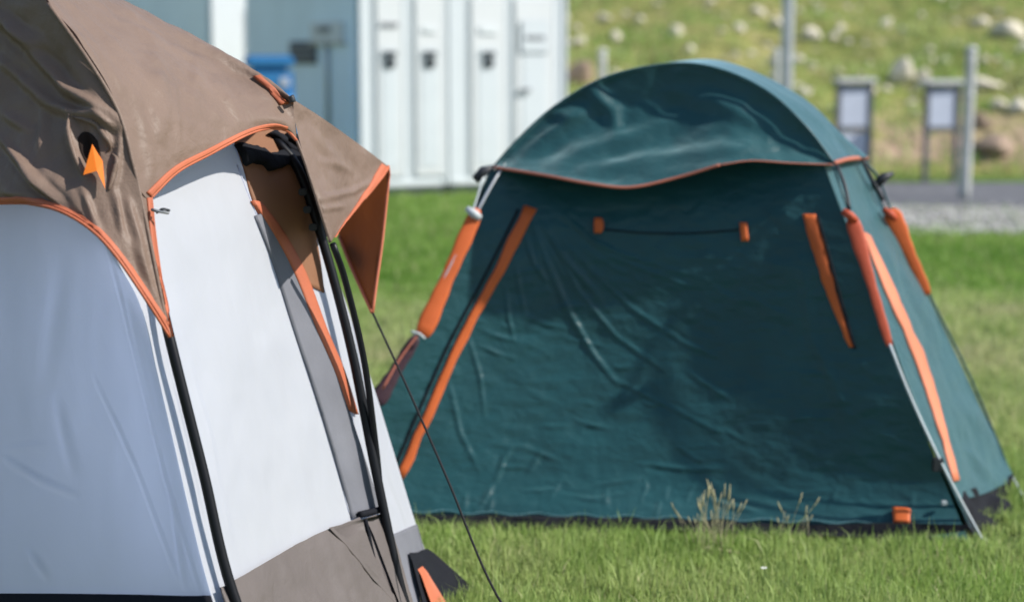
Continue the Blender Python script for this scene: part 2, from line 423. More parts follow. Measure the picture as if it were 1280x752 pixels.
CR = [([(664, 272), (682, 325), (708, 385), (740, 440), (772, 480)], .0065, 4.6), ([(676, 278), (712, 330), (752, 372)], .007, 4.2), ([(656, 296), (668, 330), (684, 352)], .006, 3.6),
      ([(645, 335), (650, 362), (656, 392)], .004, 3.4), ([(704, 270), (742, 302), (776, 318)], .007, 4.4), ([(632, 362), (636, 398), (642, 424)], .004, 3.4),
      ([(690, 300), (722, 362), (770, 420), (830, 462)], .005, 3.6), ([(730, 330), (790, 385), (850, 425), (905, 450)], .0045, 3.8), ([(760, 470), (830, 505), (900, 540)], .004, 3.8), ([(860, 465), (915, 500)], .004, 4),
      ([(795, 578), (850, 585), (900, 586)], .005, 4), ([(700, 618), (760, 628)], .004, 4), ([(620, 600), (630, 572), (640, 560)], .006, 4.2), ([(600, 634), (616, 606)], .006, 4), ([(660, 590), (676, 566)], .005, 4),
      ([(1000, 320), (1015, 420), (1060, 520)], .005, 9), ([(740, 608), (800, 598)], .004, 4), ([(880, 622), (950, 640)], .005, 4.5), ([(560, 470), (575, 540), (600, 590)], .004, 4), ([(585, 420), (600, 470), (606, 520)], .004, 3.6)]
rc = random.Random(5)
for k in range(26):          # short slack puckers across the panel
    x, y = rc.uniform(560, 1010), rc.uniform(330, 630); L = rc.uniform(18, 60); a = rc.gauss(.12, .28)
    CR.append(([(x, y), (x + L * .5 * math.cos(a), y + L * .5 * math.sin(a) + rc.uniform(-3, 3)), (x + L * math.cos(a), y + L * math.sin(a))], rc.uniform(.002, .0045), rc.uniform(2.5, 4.5)))
for k in range(8):          # pull lines fanning out of the strap's top corner
    a = .30 + k * .15 + rc.gauss(0, .06); L = rc.uniform(70, 230); o = rc.uniform(12, 40)
    CR.append(([(664 + o * math.cos(a), 268 + o * math.sin(a)), (664 + (o + L * .5) * math.cos(a + .05), 268 + (o + L * .5) * math.sin(a + .05)), (664 + (o + L) * math.cos(a), 268 + (o + L) * math.sin(a))], rc.uniform(.0015, .004), rc.uniform(3, 4.5)))
for k in range(14):          # slack along the hem
    x = rc.uniform(520, 1150); y = rc.uniform(590, 640); CR.append(([(x, y + 22), (x + rc.uniform(-4, 14), y)], rc.uniform(.002, .004), rc.uniform(3, 4.5)))
fw = cloth(front_rows(), 330, 250, CR, ((.012, (2.0, 2.0, 2.2)), (.0042, (5, 5, 12)), (.0026, (16, 16, 34)), (.0010, (40, 40, 60))), 3.1)
front = sheet('front_wall', fw, M['green'], GT)
FB = bvh_of(fw)
# right side wall, between the front pole and the rear pole
ER2 = [(1076, 198, 5.92), (1105, 262, 5.9), (1130, 312, 5.88), (1162, 372, 5.86), (1212, 478, 5.84), (1268, 597, 5.80)]
def side_rows(nr=9, nc=6):
    A = curve([(1030, 205, 5.60), (1060, 285, 5.52), (1107, 410, 5.42), (1148, 515, 5.34), (1197, 624, 5.29)], nr); B = curve(ER2, nr); rows = []
    for i in range(nr):
        t = i / (nr - 1); rows.append([])
        for j in range(nc):
            u = j / (nc - 1); q = A[i] * (1 - u) + B[i] * u
            q[2] -= .015 * math.sin(math.pi * u) * math.sin(math.pi * t)
            if t > .8: q[1] += (t - .8) * 5 * 5 * math.sin(math.pi * u)
            rows[-1].append(q)
    return rows
sw = cloth(side_rows(), 70, 140, [([(1130, 330), (1175, 430)], .008, 9), ([(1205, 500), (1245, 560)], .010, 10), ([(1210, 560), (1240, 600)], .009, 8), ([(1100, 300), (1125, 350)], .006, 7)],
           ((.010, (5, 5, 5)), (.004, (16, 16, 12))), 8.2)
sheet('side_wall', sw, M['green'], GT)
SB = bvh_of(sw)
# the other walls (behind), between pole feet and hubs
def wall4(name, a0, a1, b0, b1, mat=M['green'], parent=GT):
    v = np.array([[np.array(a0) * (1 - u) * (1 - t) + np.array(a1) * (1 - u) * t + np.array(b0) * u * (1 - t) + np.array(b1) * u * t for u in np.linspace(0, 1, 20)] for t in np.linspace(0, 1, 20)])
    v = v + np.array([[(0, 0, .01 * noise.noise(Vector(q) * 3)) for q in r_] for r_ in v])
    return sheet(name, v, mat, parent)
r2t, r2b = U(ER2[0]), U(ER2[-1]); flt, flb = U(EL[0]), U(EL[-1])
brt, brb = np.array([.95, 6.75, 1.10]), np.array([1.35, 7.45, .02])
blt, blb = np.array([.28, 6.85, 1.10]), np.array([-.05, 7.55, .02])
l2t, l2b = np.array([.02, 6.4, 1.12]), np.array([-.58, 6.45, .02])
wall4('side_wall', r2t, r2b, brt, brb); wall4('back_wall', brt, brb, blt, blb); wall4('side_wall', blt, blb, l2t, l2b); wall4('side_wall', l2t, l2b, flt, flb)
# cap (fly) on top: arch, drooping front edge, roof behind the arch
ARCH = [(617, 208, 5.90), (645, 176, 5.9), (695, 131, 5.90), (760, 95, 5.87), (840, 79, 5.82), (900, 86, 5.76), (960, 114, 5.69), (1008, 158, 5.63), (1043, 204, 5.585)]
EDGE = [(617, 209, 5.87), (680, 219, 5.745), (740, 230, 5.66), (790, 234, 5.63), (850, 221, 5.615), (900, 206, 5.585), (940, 201, 5.585), (990, 204, 5.58), (1043, 206, 5.575)]
sh = lambda l: [(p_[0], p_[1], p_[2] - .11 * min(1, max(0, (1040 - p_[0]) / 425))) for p_ in l]
ARCH, EDGE = sh(ARCH), sh(EDGE)
a_, e_ = curve(ARCH, 17), curve(EDGE, 17)
rows = [a_]
for k in (.33, .66):
    r_ = a_ * (1 - k) + e_ * k
    r_[:, 2] += .075 * np.sin(np.pi * np.linspace(0, 1, 17) ** .8) * math.sin(math.pi * k)
    rows.append(r_)
rows.append(e_)
CC = [([(650, 200), (700, 160), (745, 130)], .022, 15), ([(690, 205), (780, 175), (850, 150)], .014, 14), ([(735, 105), (765, 140), (770, 165)], .018, 14), ([(720, 215), (800, 200)], .010, 11),
      ([(830, 110), (900, 130), (960, 160)], .014, 16), ([(680, 140), (720, 145)], .012, 11), ([(760, 215), (860, 190), (940, 185)], .010, 12)]
cap_f = cloth(rows, 170, 70, CC, ((.012, (6, 6, 6)), (.004, (18, 18, 18))), 1.7)
cap = sheet('fly', cap_f, M['green'], GT)
roof_rows = [ARCH,
    [(619, 207, 5.95), (648, 175, 5.95), (700, 130, 5.96), (760, 97, 5.95), (840, 79, 5.92), (912, 80, 5.9), (985, 116, 5.83), (1035, 160, 5.78), (1062, 199, 5.75)],
    [(624, 205, 6.25), (655, 175, 6.25), (705, 132, 6.25), (765, 100, 6.22), (840, 84, 6.15), (912, 86, 6.1), (988, 119, 6.03), (1045, 166, 5.95), (1083, 196, 5.93)],
    [pr(.0, 6.6, 1.14), pr(.1, 6.7, 1.2), pr(.3, 6.8, 1.27), pr(.45, 6.85, 1.3), pr(.6, 6.8, 1.3), pr(.75, 6.75, 1.28), pr(.9, 6.65, 1.22), pr(1.02, 6.55, 1.17), pr(1.1, 6.45, 1.1)],
    [pr(.0, 6.9, 1.08), pr(.1, 7.0, 1.08), pr(.3, 7.05, 1.08), pr(.45, 7.08, 1.08), pr(.6, 7.05, 1.08), pr(.75, 7.0, 1.08), pr(.9, 6.95, 1.08), pr(1.02, 6.9, 1.08), pr(1.1, 6.85, 1.06)]]
sheet('fly_roof', cloth(roof_rows, 120, 70, [([(1000, 140), (1060, 190)], .006, 8)], ((.012, (5, 5, 5)),), 5.0), M['green'], GT)
def trim(pxs, r, mat, parent, name='edge_trim', ns=60): return ptube(name, pxs, r, mat, parent, ns, 8)
trim(EDGE[:6], .0048, M['trim'], cap); trim(EDGE[5:], .0026, M['trim'], cap)
trim([(1042, 204, 5.575), (1060, 199, 5.7), (1083, 197, 5.9)], .008, M['trim'], cap, ns=12)
ptube('arch_seam', [(q[0], q[1] + 1, q[2] - .008) for q in ARCH], .005, M['green'], cap, 60, 8)
# poles, sleeves, clips
def strap(name, left, right, bvh, off, mat, nu=26, nv=5, Y=5.5, bulge=.002): return decal(name, [left, right], nu, nv, bvh, off, mat, GT, Y, bulge=bulge)
ptube('pole', [(632, 205, 5.77), (620, 222, 5.73), (597, 264, 5.67), (560, 338, 5.59), (516, 424, 5.53), (468, 512, 5.46), (424, 600, 5.41), (404, 655, 5.38)], .005, M['silver'], GT, 40)
ptube('pole', [(1040, 203, 5.58), (1062, 268, 5.50), (1110, 410, 5.39), (1150, 520, 5.31), (1206, 645, 5.25), (1226, 684, 5.24)], .0035, M['green'], GT, 40)
ptube('pole', [(1080, 200, 5.91), (1098, 222, 5.90), (1116, 268, 5.88), (1164, 372, 5.85), (1216, 478, 5.83), (1266, 598, 5.80)], .004, M['green'], GT, 40)
def sleeve(a, b, w0, w1, Y0, Y1, mat, name='strap', mid=None):
    """padded strap round a pole: a flattened tapering tube"""
    c = curve([(*a, Y0), (*b, Y1)] if mid is None else [(*a, Y0), (*mid, (Y0 + Y1) / 2), (*b, Y1)], 22); p = U(c)
    k = np.linspace(w0, w1, 22) / FP * c[:, 2] / 2
    k[0] *= .55; k[1] *= .85; k[-1] *= .8
    k *= 1 + .10 * np.sin(np.linspace(0, 9, 22)) + .05 * np.sin(np.linspace(0, 31, 22))
    v, f = tube_vf(p, k, 12); v = v.copy()
    cen = np.vstack([np.repeat(p, 12, 0), p[:1], p[-1:]]); d = v - cen; d[:, 1] *= .14; v = cen + d
    return link(name, pydata(name, v, f), mat, GT)
sleeve((597, 262), (528, 418), 17, 22, 5.66, 5.52, M['orange'])
sleeve((521, 420), (470, 503), 13, 22, 5.51, 5.45, M['maroon'])
ptube('piping', [(524, 416, 5.49), (500, 448, 5.465), (478, 486, 5.435)], .004, M['trim'], GT, 12)
ptube('piping', [(514, 414, 5.49), (524, 417, 5.485), (531, 423, 5.49)], .004, M['pale_web'], GT, 8)
sleeve((1064, 270), (1112, 432), 19, 9, 5.485, 5.36, M['red'])
sleeve((1112, 262), (1160, 368), 24, 10, 5.86, 5.83, M['orange'])
def wavy(pts, amp, seed, n=26):
    c = curve(pts, n); c[:, 0] += [amp * noise.noise((k * .45, seed, 0)) for k in range(n)]; return c
strap('zip_flap', wavy([(655, 257), (613, 345), (568, 430), (533, 510), (494, 596)], 3, 1), wavy([(671, 262), (627, 345), (580, 430), (545, 510), (504, 600)], 3, 9), FB, .006, M['orange'])
strap('zip_flap', wavy([(1003, 268), (1018, 320), (1038, 378), (1062, 434)], 2, 3), wavy([(1020, 268), (1034, 320), (1049, 378), (1067, 434)], 2, 4), FB, .006, M['orange'])
strap('zip_flap', wavy([(1076, 290), (1109, 372), (1150, 470), (1191, 602)], 2.5, 5), wavy([(1087, 296), (1120, 368), (1162, 468), (1198, 600)], 2.5, 6), SB, .006, M['coral'], bulge=.003)
for e_pts in ([(648, 262), (606, 345), (561, 430), (525, 510), (490, 592)], [(1022, 270), (1037, 322), (1053, 380), (1069, 436)]):
    tube('flap_seam', [on(FB, a, b, .003, 5.6) for a, b in curve(e_pts, 24)], .0045, M['black'], GT, 8)
strap('toggle', [(743, 273), (742, 283), (743, 291)], [(753, 274), (755, 283), (752, 291)], FB, .012, M['orange'], 6, 5)
strap('toggle', [(925, 279), (926, 290), (927, 301)], [(934, 279), (935, 290), (936, 301)], FB, .012, M['orange'], 6, 5)
strap('peg_loop', [(1116, 637), (1117, 656)], [(1138, 639), (1138, 657)], FB, .022, M['orange'], 8, 6)
ptube('seam', [(*(760, 288), 0)], .001, M['green'], GT, 2) if False else None
sm = [on(FB, x, 287 + 5 * math.sin((x - 755) / 170 * 3.14), .003, 5.6) for x in range(756, 926, 8)]
tube('door_seam', sm, .0026, M['black'], GT, 8)
sm = [on(FB, x, 640 + (x - 520) * .027 + 2 * math.sin(x * .11), .004, 5.5) for x in range(470, 1190, 12)]
tube('hem_seam', sm, .005, M['green'], GT, 8)
# webbing from the sleeve down to the peg, and its buckles
ptube('webbing', [(1112, 430, 5.36), (1140, 500, 5.30), (1180, 585, 5.24), (1232, 682, 5.20)], .0045, M['pale_web'], GT, 20)
tube('peg', [P(1230, 672, 5.2), P(1235, 690, 5.19)], .006, M['silver'], GT, 8)
MB().box(P(1172, 580, 5.25), (.035, .02, .045), .004).build('buckle', M['dark'], GT, world=True)
MB().box(P(1180, 628, 5.25), (.018, .014, .014), .003).build('buckle', M['pale_web'], GT, world=True)
for q in ((604, 214, 5.76), (1104, 222, 5.9)):
    c_ = P(*q); MB().tube([c_ + Vector((-.028, 0, -.03)), c_, c_ + Vector((.035, .01, .014))], [.014, .018, .008], 10).build('hub', M['dark'], GT, True, True)
ptube('cord', [(1046, 207, 5.57), (1056, 232, 5.52), (1062, 262, 5.48)], .006, M['dark'], GT, 10)
ptube('cord', [(1078, 200, 5.85), (1092, 228, 5.86), (1104, 250, 5.87)], .007, M['dark'], GT, 10)
ptube('cord', [(604, 222, 5.75), (590, 268, 5.66)], .003, M['pale_web'], GT, 8)
for q in ((592, 265, 5.65), (1062, 268, 5.47), (1112, 266, 5.84)):
    c_ = P(*q); MB().tube([c_ + Vector((-.022, 0, .012)), c_ + Vector((0, -.01, -.004)), c_ + Vector((.02, 0, -.02))], [.010, .015, .012], 10).build('pole_cap', M['red'] if q[0] > 1000 else M['pale_web'], GT, True, True)
# groundsheet lip
lip = [[(408, 640, 5.39), (700, 648, 5.33), (1000, 655, 5.26), (1100, 653, 5.225), (1209, 655, 5.19)], [(404, 664, 5.34), (700, 671, 5.29), (1000, 679, 5.22), (1216, 692, 5.17)]]
sheet('groundsheet', cloth(lip, 90, 6, (), ((.012, (9, 9, 9)),), 2.0), M['black'], GT)
lip2 = [[(1194, 616, 5.32), (1222, 610, 5.52), (1248, 601, 5.70), (1266, 594, 5.80)], [(1208, 650, 5.24), (1232, 641, 5.40), (1252, 628, 5.55), (1261, 618, 5.63)], [(1218, 692, 5.18), (1240, 678, 5.3), (1258, 656, 5.45), (1265, 638, 5.6)]]
sheet('groundsheet', cloth(lip2, 30, 16, (), ((.03, (12, 12, 12)),), 4.0, pin=False), M['black'], GT)
ptube('guy_line', [(1266, 596, 5.8), (1290, 640, 5.5)], .003, M['pale_web'], GT, 6)
fv = np.array([[np.array(flb) * (1 - u) + np.array([fr.x, fr.y, 0]) * u + (np.array(blb) * (1 - u) + np.array(brb) * u - np.array(flb) * (1 - u) - np.array([fr.x, fr.y, 0]) * u) * t for u in np.linspace(0, 1, 6)] for t in np.linspace(0, 1, 6)])
fv[..., 2] = .015; sheet('floor', fv, M['black'], GT)

# ------------------------------------------------------------------ brown and white cabin tent
BT = thing('cabin_tent', 'white cabin tent with brown fly, orange edging and black poles, cut off at left', 'tent', (-.9, 4.3, 0))
nb, kb, fb, gb, lb = (-.45, 3.50), (-.50, 3.40), (-.25, 4.32), (-.13, 4.66), (-2.0, 4.0)
KL = [(100, 215, 3.66), (130, 300, 3.61), (165, 350, 3.58), (214, 540, 3.53), (262, 737, 3.47), pr(*kb)]
NL = [(176, 215, 3.78), (190, 265, 3.74), (212, 420, 3.64), (253, 585, 3.59), (295, 752, 3.55), pr(*nb)]
FL_ = [(352, 150, 4.50), (374, 190, 4.47), (407, 310, 4.44), (452, 530, 4.38), (500, 752, 4.33), pr(*fb)]
GL = [(395, 270, 4.66), (432, 380, 4.66), (470, 492, 4.66), (500, 590, 4.66), (530, 682, 4.66), (566, 752, 4.66), pr(*gb)]
LL = [(-420, 180, 4.26), (-420, 420, 4.18), (-430, 740, 4.11), pr(*lb)]
NR = 10
def cols(cs, n=NR):
    c = [curve(q, n) for q in cs]; return [[k[i] for k in c] for i in range(n)]
def mids(a, b, ks, n=NR):
    A, B = curve(a, n), curve(b, n); return [A * (1 - k) + B * k for k in ks]
def patch_cols(cl, nu, nv, *a, **k):
    n = NR; rr = [curve(q, n) if not isinstance(q, np.ndarray) else q for q in cl]
    return cloth([[q[i] for q in rr] for i in range(n)], nu, nv, *a, **k)
lw = patch_cols([LL, *mids(LL, KL, (.3, .55, .75, .9)), KL], 320, 180,
    [([(135, 310), (165, 430), (205, 590), (250, 740)], .005, 2.6), ([(118, 470), (180, 610), (225, 725)], .004, 3.2), ([(0, 570), (50, 600), (95, 618)], .007, 5), ([(0, 562), (60, 556)], .004, 5),
     ([(70, 500), (92, 590)], .006, 9), ([(40, 690), (60, 720)], .006, 6), ([(215, 620), (232, 735)], .006, 4), ([(80, 330), (60, 470)], .006, 14), ([(160, 380), (200, 560)], .004, 5)],
    ((.014, (3, 3, 2)), (.005, (8, 8, 5)), (.0016, (22, 22, 12))), 2.2)
sheet('left_wall', lw, M['white'], BT)
rw = patch_cols([KL, *mids(KL, NL, (.5,)), NL, *mids(NL, FL_, (.25, .5, .75)), FL_], 260, 180,
    [([(225, 420), (262, 560), (300, 720)], .005, 7), ([(330, 430), (390, 640)], .006, 12), ([(250, 300), (300, 480)], .008, 22), ([(178, 390), (226, 560), (268, 730)], .004, 5)],
    ((.012, (3, 3, 2)), (.005, (8, 8, 5)), (.0018, (24, 24, 14))), 6.1)
sheet('right_wall', rw, M['white'], BT)
RB = bvh_of(rw)
ew = patch_cols([FL_, *mids(FL_, GL, (.5,)), GL], 40, 120, [([(470, 560), (500, 660)], .006, 6), ([(490, 620), (515, 690)], .006, 5)], ((.008, (6, 6, 4)),), 7.7)
sheet('end_wall', ew, M['white'], BT)
EB = bvh_of(ew)
bk1, bk2 = (-1.05, 5.25), (-2.45, 5.0)
def wl(a, at, b, bt, name='back_wall', mat=M['white']): return wall4(name, at, (*a, 0), bt, (*b, 0), mat, BT)
gtop = U(GL[0]); ltop = U(LL[0])
sheet('back_wall', patch_cols([GL, [pr(-1.1, 5.0, 1.1), pr(-1.08, 5.12, .6), pr(*bk1)]], 30, 60, (), ((.006, (5, 5, 5)),), 3.3), M['white'], BT); wl(bk1, (-1.1, 5.0, 1.1), bk2, (-2.2, 4.85, 1.1)); wl(bk2, (-2.2, 4.85, 1.1), lb, ltop)
# inner panel with the awning's warm shade put into its colour, mesh strip, orange zip tape, mud wall
def bd(name, left, right, off, mat, nu=30, nv=10, bvh=RB, Y=4.2, bulge=0.0): return decal(name, [left, right], nu, nv, bvh, off, mat, BT, Y, bulge=bulge)
bd('inner_shade_panel', [(282, 150), (302, 205), (318, 258), (346, 298), (362, 326), (374, 352)], [(352, 150), (365, 190), (379, 240), (391, 285), (398, 320), (404, 366)], .005, M['inner'], 40, 14)  # cut off where the painted shade ends
bd('mesh_window', [(317, 270), (340, 330), (366, 412), (398, 510), (432, 625), (438, 648)], [(324, 268), (352, 312), (384, 385), (412, 455), (442, 540), (474, 640)], .009, M['mesh'], 46, 12)
bd('zip_tape', [(312, 252), (340, 296), (366, 346), (392, 412), (414, 462), (432, 512)], [(323, 254), (352, 292), (380, 345), (405, 412), (426, 462), (444, 518)], .011, M['binding'], 40, 6, bulge=.002)
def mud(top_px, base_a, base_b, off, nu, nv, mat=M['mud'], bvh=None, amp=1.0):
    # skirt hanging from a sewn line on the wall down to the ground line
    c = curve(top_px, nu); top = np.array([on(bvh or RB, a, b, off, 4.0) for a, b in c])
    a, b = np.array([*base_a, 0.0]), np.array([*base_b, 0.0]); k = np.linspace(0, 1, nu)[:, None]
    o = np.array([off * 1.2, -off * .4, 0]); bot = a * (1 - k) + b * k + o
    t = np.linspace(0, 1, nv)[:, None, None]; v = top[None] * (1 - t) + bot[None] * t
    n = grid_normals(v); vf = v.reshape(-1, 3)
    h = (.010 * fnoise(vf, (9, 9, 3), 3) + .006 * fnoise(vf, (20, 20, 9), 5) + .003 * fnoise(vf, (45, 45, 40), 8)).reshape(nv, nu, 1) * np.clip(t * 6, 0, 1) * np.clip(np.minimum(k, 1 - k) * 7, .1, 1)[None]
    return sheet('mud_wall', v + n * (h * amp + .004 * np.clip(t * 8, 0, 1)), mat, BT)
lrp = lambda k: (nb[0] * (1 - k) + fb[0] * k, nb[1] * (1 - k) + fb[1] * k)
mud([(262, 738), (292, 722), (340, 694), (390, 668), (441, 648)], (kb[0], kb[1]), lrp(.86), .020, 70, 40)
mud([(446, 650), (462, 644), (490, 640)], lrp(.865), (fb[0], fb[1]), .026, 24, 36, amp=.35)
bd('mud_wall', [(489, 668), (498, 720), (508, 770)], [(519, 655), (536, 712), (560, 770)], .006, M['mesh'], 30, 10, EB, 4.5)
def low(top_px, a, b, off, mat, name, nu=16, nv=26):
    o = mud(top_px, a, b, off, nu, nv, mat, EB); o.name = name; return o
lre = lambda k: (fb[0] * (1 - k) + gb[0] * k, fb[1] * (1 - k) + gb[1] * k)
low([(506, 692), (518, 690), (529, 686)], lre(.12), (gb[0] + .012, gb[1] + .03), .012, M['black'], 'base_flap')
low([(513, 714), (516, 712), (519, 710)], lre(.22), lre(.50), .022, M['binding'], 'zip_tape', 6, 20)
tube('panel_seam', [tuple([*q, 0]) for q in ((0, 0), (1, 1))], .001, M['mud'], BT, 2) if False else None
tube('panel_seam', [on(RB, a, b, .032) for a, b in ((443, 652), (452, 695), (462, 740), (472, 790))], .005, M['black'], BT, 8, 14)
for ln in ([(296, 206), (340, 322), (396, 490), (436, 640)],):
    tube('seam', [on(RB, a, b, .0005) for a, b in curve(ln, 30)], .0022, M['white'], BT, 6)
# black groundsheet band round the left wall
LB = bvh_of(lw)
decal('groundsheet', [[(-420, 742), (0, 741), (150, 742), (240, 744), (268, 742)], [(-420, 960), (0, 980), (150, 990), (250, 1000), (320, 1000)]], 60, 12, LB, .006, M['black'], BT, 3.6)
# --- fly
HIP = [(20, -75, 3.74), (60, 5, 3.66), (110, 75, 3.62), (148, 140, 3.60), (165, 200, 3.575), (173, 235, 3.565), (186, 295, 3.535), (204, 385, 3.50), (212, 421, 3.49)]
H_ = (366, 124, 4.20)
SIL = [(20, -75, 3.76), (90, -32, 4.0), (150, 0, 4.12), (205, 25, 4.2), (255, 50, 4.25), (310, 82, 4.25), (340, 104, 4.24), H_]
HEM_R = [(174, 237, 3.565), (189, 247, 3.60), (222, 215, 3.72), (262, 193, 3.86), (310, 168, 4.02), (340, 160, 4.12), (358, 163, 4.17), (371, 176, 4.19)]
back = [(q[0] * 1.0 - 12, q[1] + 12, q[2] + .25) for q in SIL]
back2 = [pr(-2.3, 4.9, 1.15), pr(-1.9, 5.0, 1.12), pr(-1.5, 5.05, 1.1), pr(-1.2, 5.1, 1.08), pr(-1.0, 5.1, 1.05), pr(-.75, 4.95, 1.0), pr(-.65, 4.85, 1.02), pr(-.58, 4.75, 1.1)]
r1 = [(62, 5, 3.66), (130, 25, 3.88), (210, 55, 4.05), (280, 88, 4.18), (335, 116, 4.205), (367, 132, 4.20)]
r2 = [(112, 75, 3.62), (180, 85, 3.80), (250, 105, 4.0), (315, 127, 4.11), (345, 136, 4.17), (368, 145, 4.195)]
r3 = [(150, 145, 3.60), (200, 150, 3.72), (262, 150, 3.92), (320, 146, 4.06), (350, 150, 4.14), (370, 160, 4.195)]
RC = [([(62, 0), (112, 70), (150, 138)], .007, 6), ([(40, 0), (100, 55)], .006, 6), ([(190, 60), (205, 130), (195, 190)], .008, 13), ([(245, 70), (240, 150)], .006, 11), ([(170, 120), (188, 200), (187, 235)], .006, 7),
      ([(300, 95), (345, 135)], .006, 7), ([(130, 20), (220, 60), (290, 95)], .006, 7), ([(270, 100), (300, 150)], .005, 8), ([(215, 100), (222, 190)], .004, 6)]
fr_ = cloth([back, SIL, r1, r2, r3, HEM_R], 170, 120, RC, ((.011, (5, 5, 5)), (.0045, (15, 15, 15)), (.0018, (40, 40, 40))), 1.1)
sheet('fly_panel', fr_, M['brown'], BT)
sheet('fly_panel', cloth([back2, back], 60, 24, (), ((.01, (5, 5, 5)),), 9.0), M['brown'], BT)
tail = [[(173, 235, 3.575), (186, 295, 3.54), (204, 385, 3.50), (212, 421, 3.49)], [(189, 247, 3.60), (195, 305, 3.57), (207, 385, 3.525), (214, 421, 3.50)]]
tail_v = cloth(tail, 40, 6, (), ((.003, (8, 8, 8)),), 1.0)
sheet('fly_panel', tail_v, M['brown'], BT)
HEM_L = [(-420, 300, 3.86), (-200, 262, 3.70), (0, 254, 3.55), (45, 256, 3.52), (80, 266, 3.49), (115, 288, 3.465), (145, 320, 3.45), (185, 378, 3.46), (212, 421, 3.48)]
lp = [[(-420, -190, 4.2), (-200, -130, 4.05), (-60, -95, 3.88), (20, -75, 3.74)],
      [(-420, -60, 4.02), (-200, -30, 3.9), (-60, -10, 3.77), (60, 5, 3.66)],
      [(-420, 80, 3.97), (-200, 80, 3.83), (0, 85, 3.68), (90, 98, 3.62), (132, 110, 3.605)],
      [(-420, 180, 3.93), (-200, 170, 3.78), (0, 178, 3.62), (95, 190, 3.56), (164, 195, 3.572)],
      [(-420, 245, 3.9), (-200, 220, 3.74), (0, 222, 3.575), (70, 232, 3.525), (130, 262, 3.50), (184, 288, 3.53)],
      HEM_L]
bk_off = lambda l: [(a, b, c + .05 * min(1, max(0, (60 - a) / 60)) + .2 * max(0, -a) / 420) for a, b, c in l]
HEM_L = bk_off(HEM_L); lp = [bk_off(l) for l in lp[:-1]] + [HEM_L]
LC = [([(20, 40), (80, 110), (150, 152)], .022, 9), ([(0, 75), (60, 130), (150, 160)], .014, 8), ([(50, 125), (52, 200)], .010, 6), ([(84, 136), (88, 180), (103, 217)], .016, 5), ([(92, 138), (118, 142), (140, 160)], .016, 6),
      ([(128, 160), (138, 180)], .012, 5), ([(150, 165), (146, 215), (140, 240)], .010, 5), ([(0, 170), (45, 225), (75, 258)], .014, 6), ([(0, 140), (40, 165)], .010, 7), ([(20, 195), (80, 260)], .010, 6),
      ([(145, 240), (152, 290)], .010, 5), ([(160, 250), (185, 350)], .010, 6), ([(165, 300), (205, 400)], .006, 4), ([(-20, 10), (60, 60)], .012, 10), ([(100, 230), (125, 290)], .007, 6), ([(0, 30), (50, 60)], .012, 9), ([(100, 160), (112, 205)], -.020, 10)]
fl_ = cloth(lp, 210, 120, LC, ((.018, (5, 5, 5)), (.008, (13, 13, 13)), (.003, (34, 34, 34))), 12.0)
sheet('fly_panel', fl_, M['brown'], BT)
PB = bvh_of(fl_)
# awning over the doorway, beyond the ridge hub
D_ = (487, 209, 4.80); B_ = (413, 303, 4.16)
aw = [[H_, (402, 147, 4.34), (447, 179, 4.58), D_],
      [(369, 152, 4.195), (402, 178, 4.32), (440, 205, 4.52), (474, 226, 4.70)],
      [(380, 196, 4.18), (404, 212, 4.27), (432, 235, 4.42), (456, 248, 4.55)],
      [(397, 250, 4.165), (410, 255, 4.20), (424, 264, 4.29), (434, 275, 4.36)],
      [(410, 299, 4.155), (412, 301, 4.157), (414, 302, 4.16), (416, 299, 4.19)]]
av = cloth(aw, 80, 70, [([(395, 250), (440, 240), (470, 225)], .006, 5), ([(400, 262), (430, 258)], .005, 4), ([(385, 160), (430, 215)], .007, 9), ([(400, 200), (440, 215)], .005, 6)], ((.008, (8, 8, 8)), (.003, (22, 22, 22))), 4.4)
sheet('awning', av, M['brown'], BT)
C_ = (466, 391, 4.60)
fp = [[(405, 215, 5.05), (440, 205, 4.95), (486, 208, 4.80)], [(418, 258, 5.02), (450, 262, 4.92), (483, 255, 4.78)], [(424, 296, 4.98), (450, 305, 4.87), (477, 310, 4.72)], [(441, 338, 4.82), (456, 343, 4.75), (471, 352, 4.66)], [(464, 388, 4.62), (465, 389, 4.61), C_]]
sheet('fly_side', cloth(fp, 40, 50, (), ((.006, (8, 8, 8)),), 3.0), M['lining'], BT)
def bind(px, r, name='binding', ns=60): return ptube(name, px, r, M['binding'], BT, ns, 8)
def tape(px, wd, bvh, ns=60, side=1, w2=None):
    """edge tape folded over the hem: a flat band on the cloth and a thin rolled lip"""
    c = curve([q[:2] for q in px], ns); t = np.gradient(c, axis=0); t /= np.linalg.norm(t, axis=1, keepdims=True)
    nn = np.stack([t[:, 1], -t[:, 0]], -1) * side; k = np.linspace(wd, w2 or wd, ns)[:, None]
    d = decal('binding', [c + nn * 1.5, c + nn * (k * .5 + .7), c + nn * k], ns, 4, bvh, .004, M['binding'], BT, px[0][2], thick=.003)
    ptube('rolled_lip', px, .0035, M['binding'], d, ns, 8)
tape(HEM_L, 7.5, PB, 90)
tape([(189, 247, 3.60)] + HEM_R[2:-1], 9, bvh_of(fr_), 60, 1, 5)
bind(HEM_R[-3:], .004, 'rolled_lip', 14)
tape([(189, 247, 3.60), (195, 305, 3.57), (207, 385, 3.525), (214, 421, 3.50)], 6, bvh_of(tail_v), 40, -1)
an = grid_normals(av); kk = np.linspace(1, .35, av.shape[0])[:, None]          # tape along the awning's free edge
e0, e1 = av[:, -1], av[:, -7]
e1 = e0 * (1 - kk) + e1 * kk
tv = np.stack([e0 + an[:, -1] * .004, (e0 + e1) / 2 + an[:, -4] * .0045, e1 + an[:, -7] * .0035, e1 + an[:, -7] * .0005])
sheet('binding', tv[:, 2:-2], M['binding'], BT)
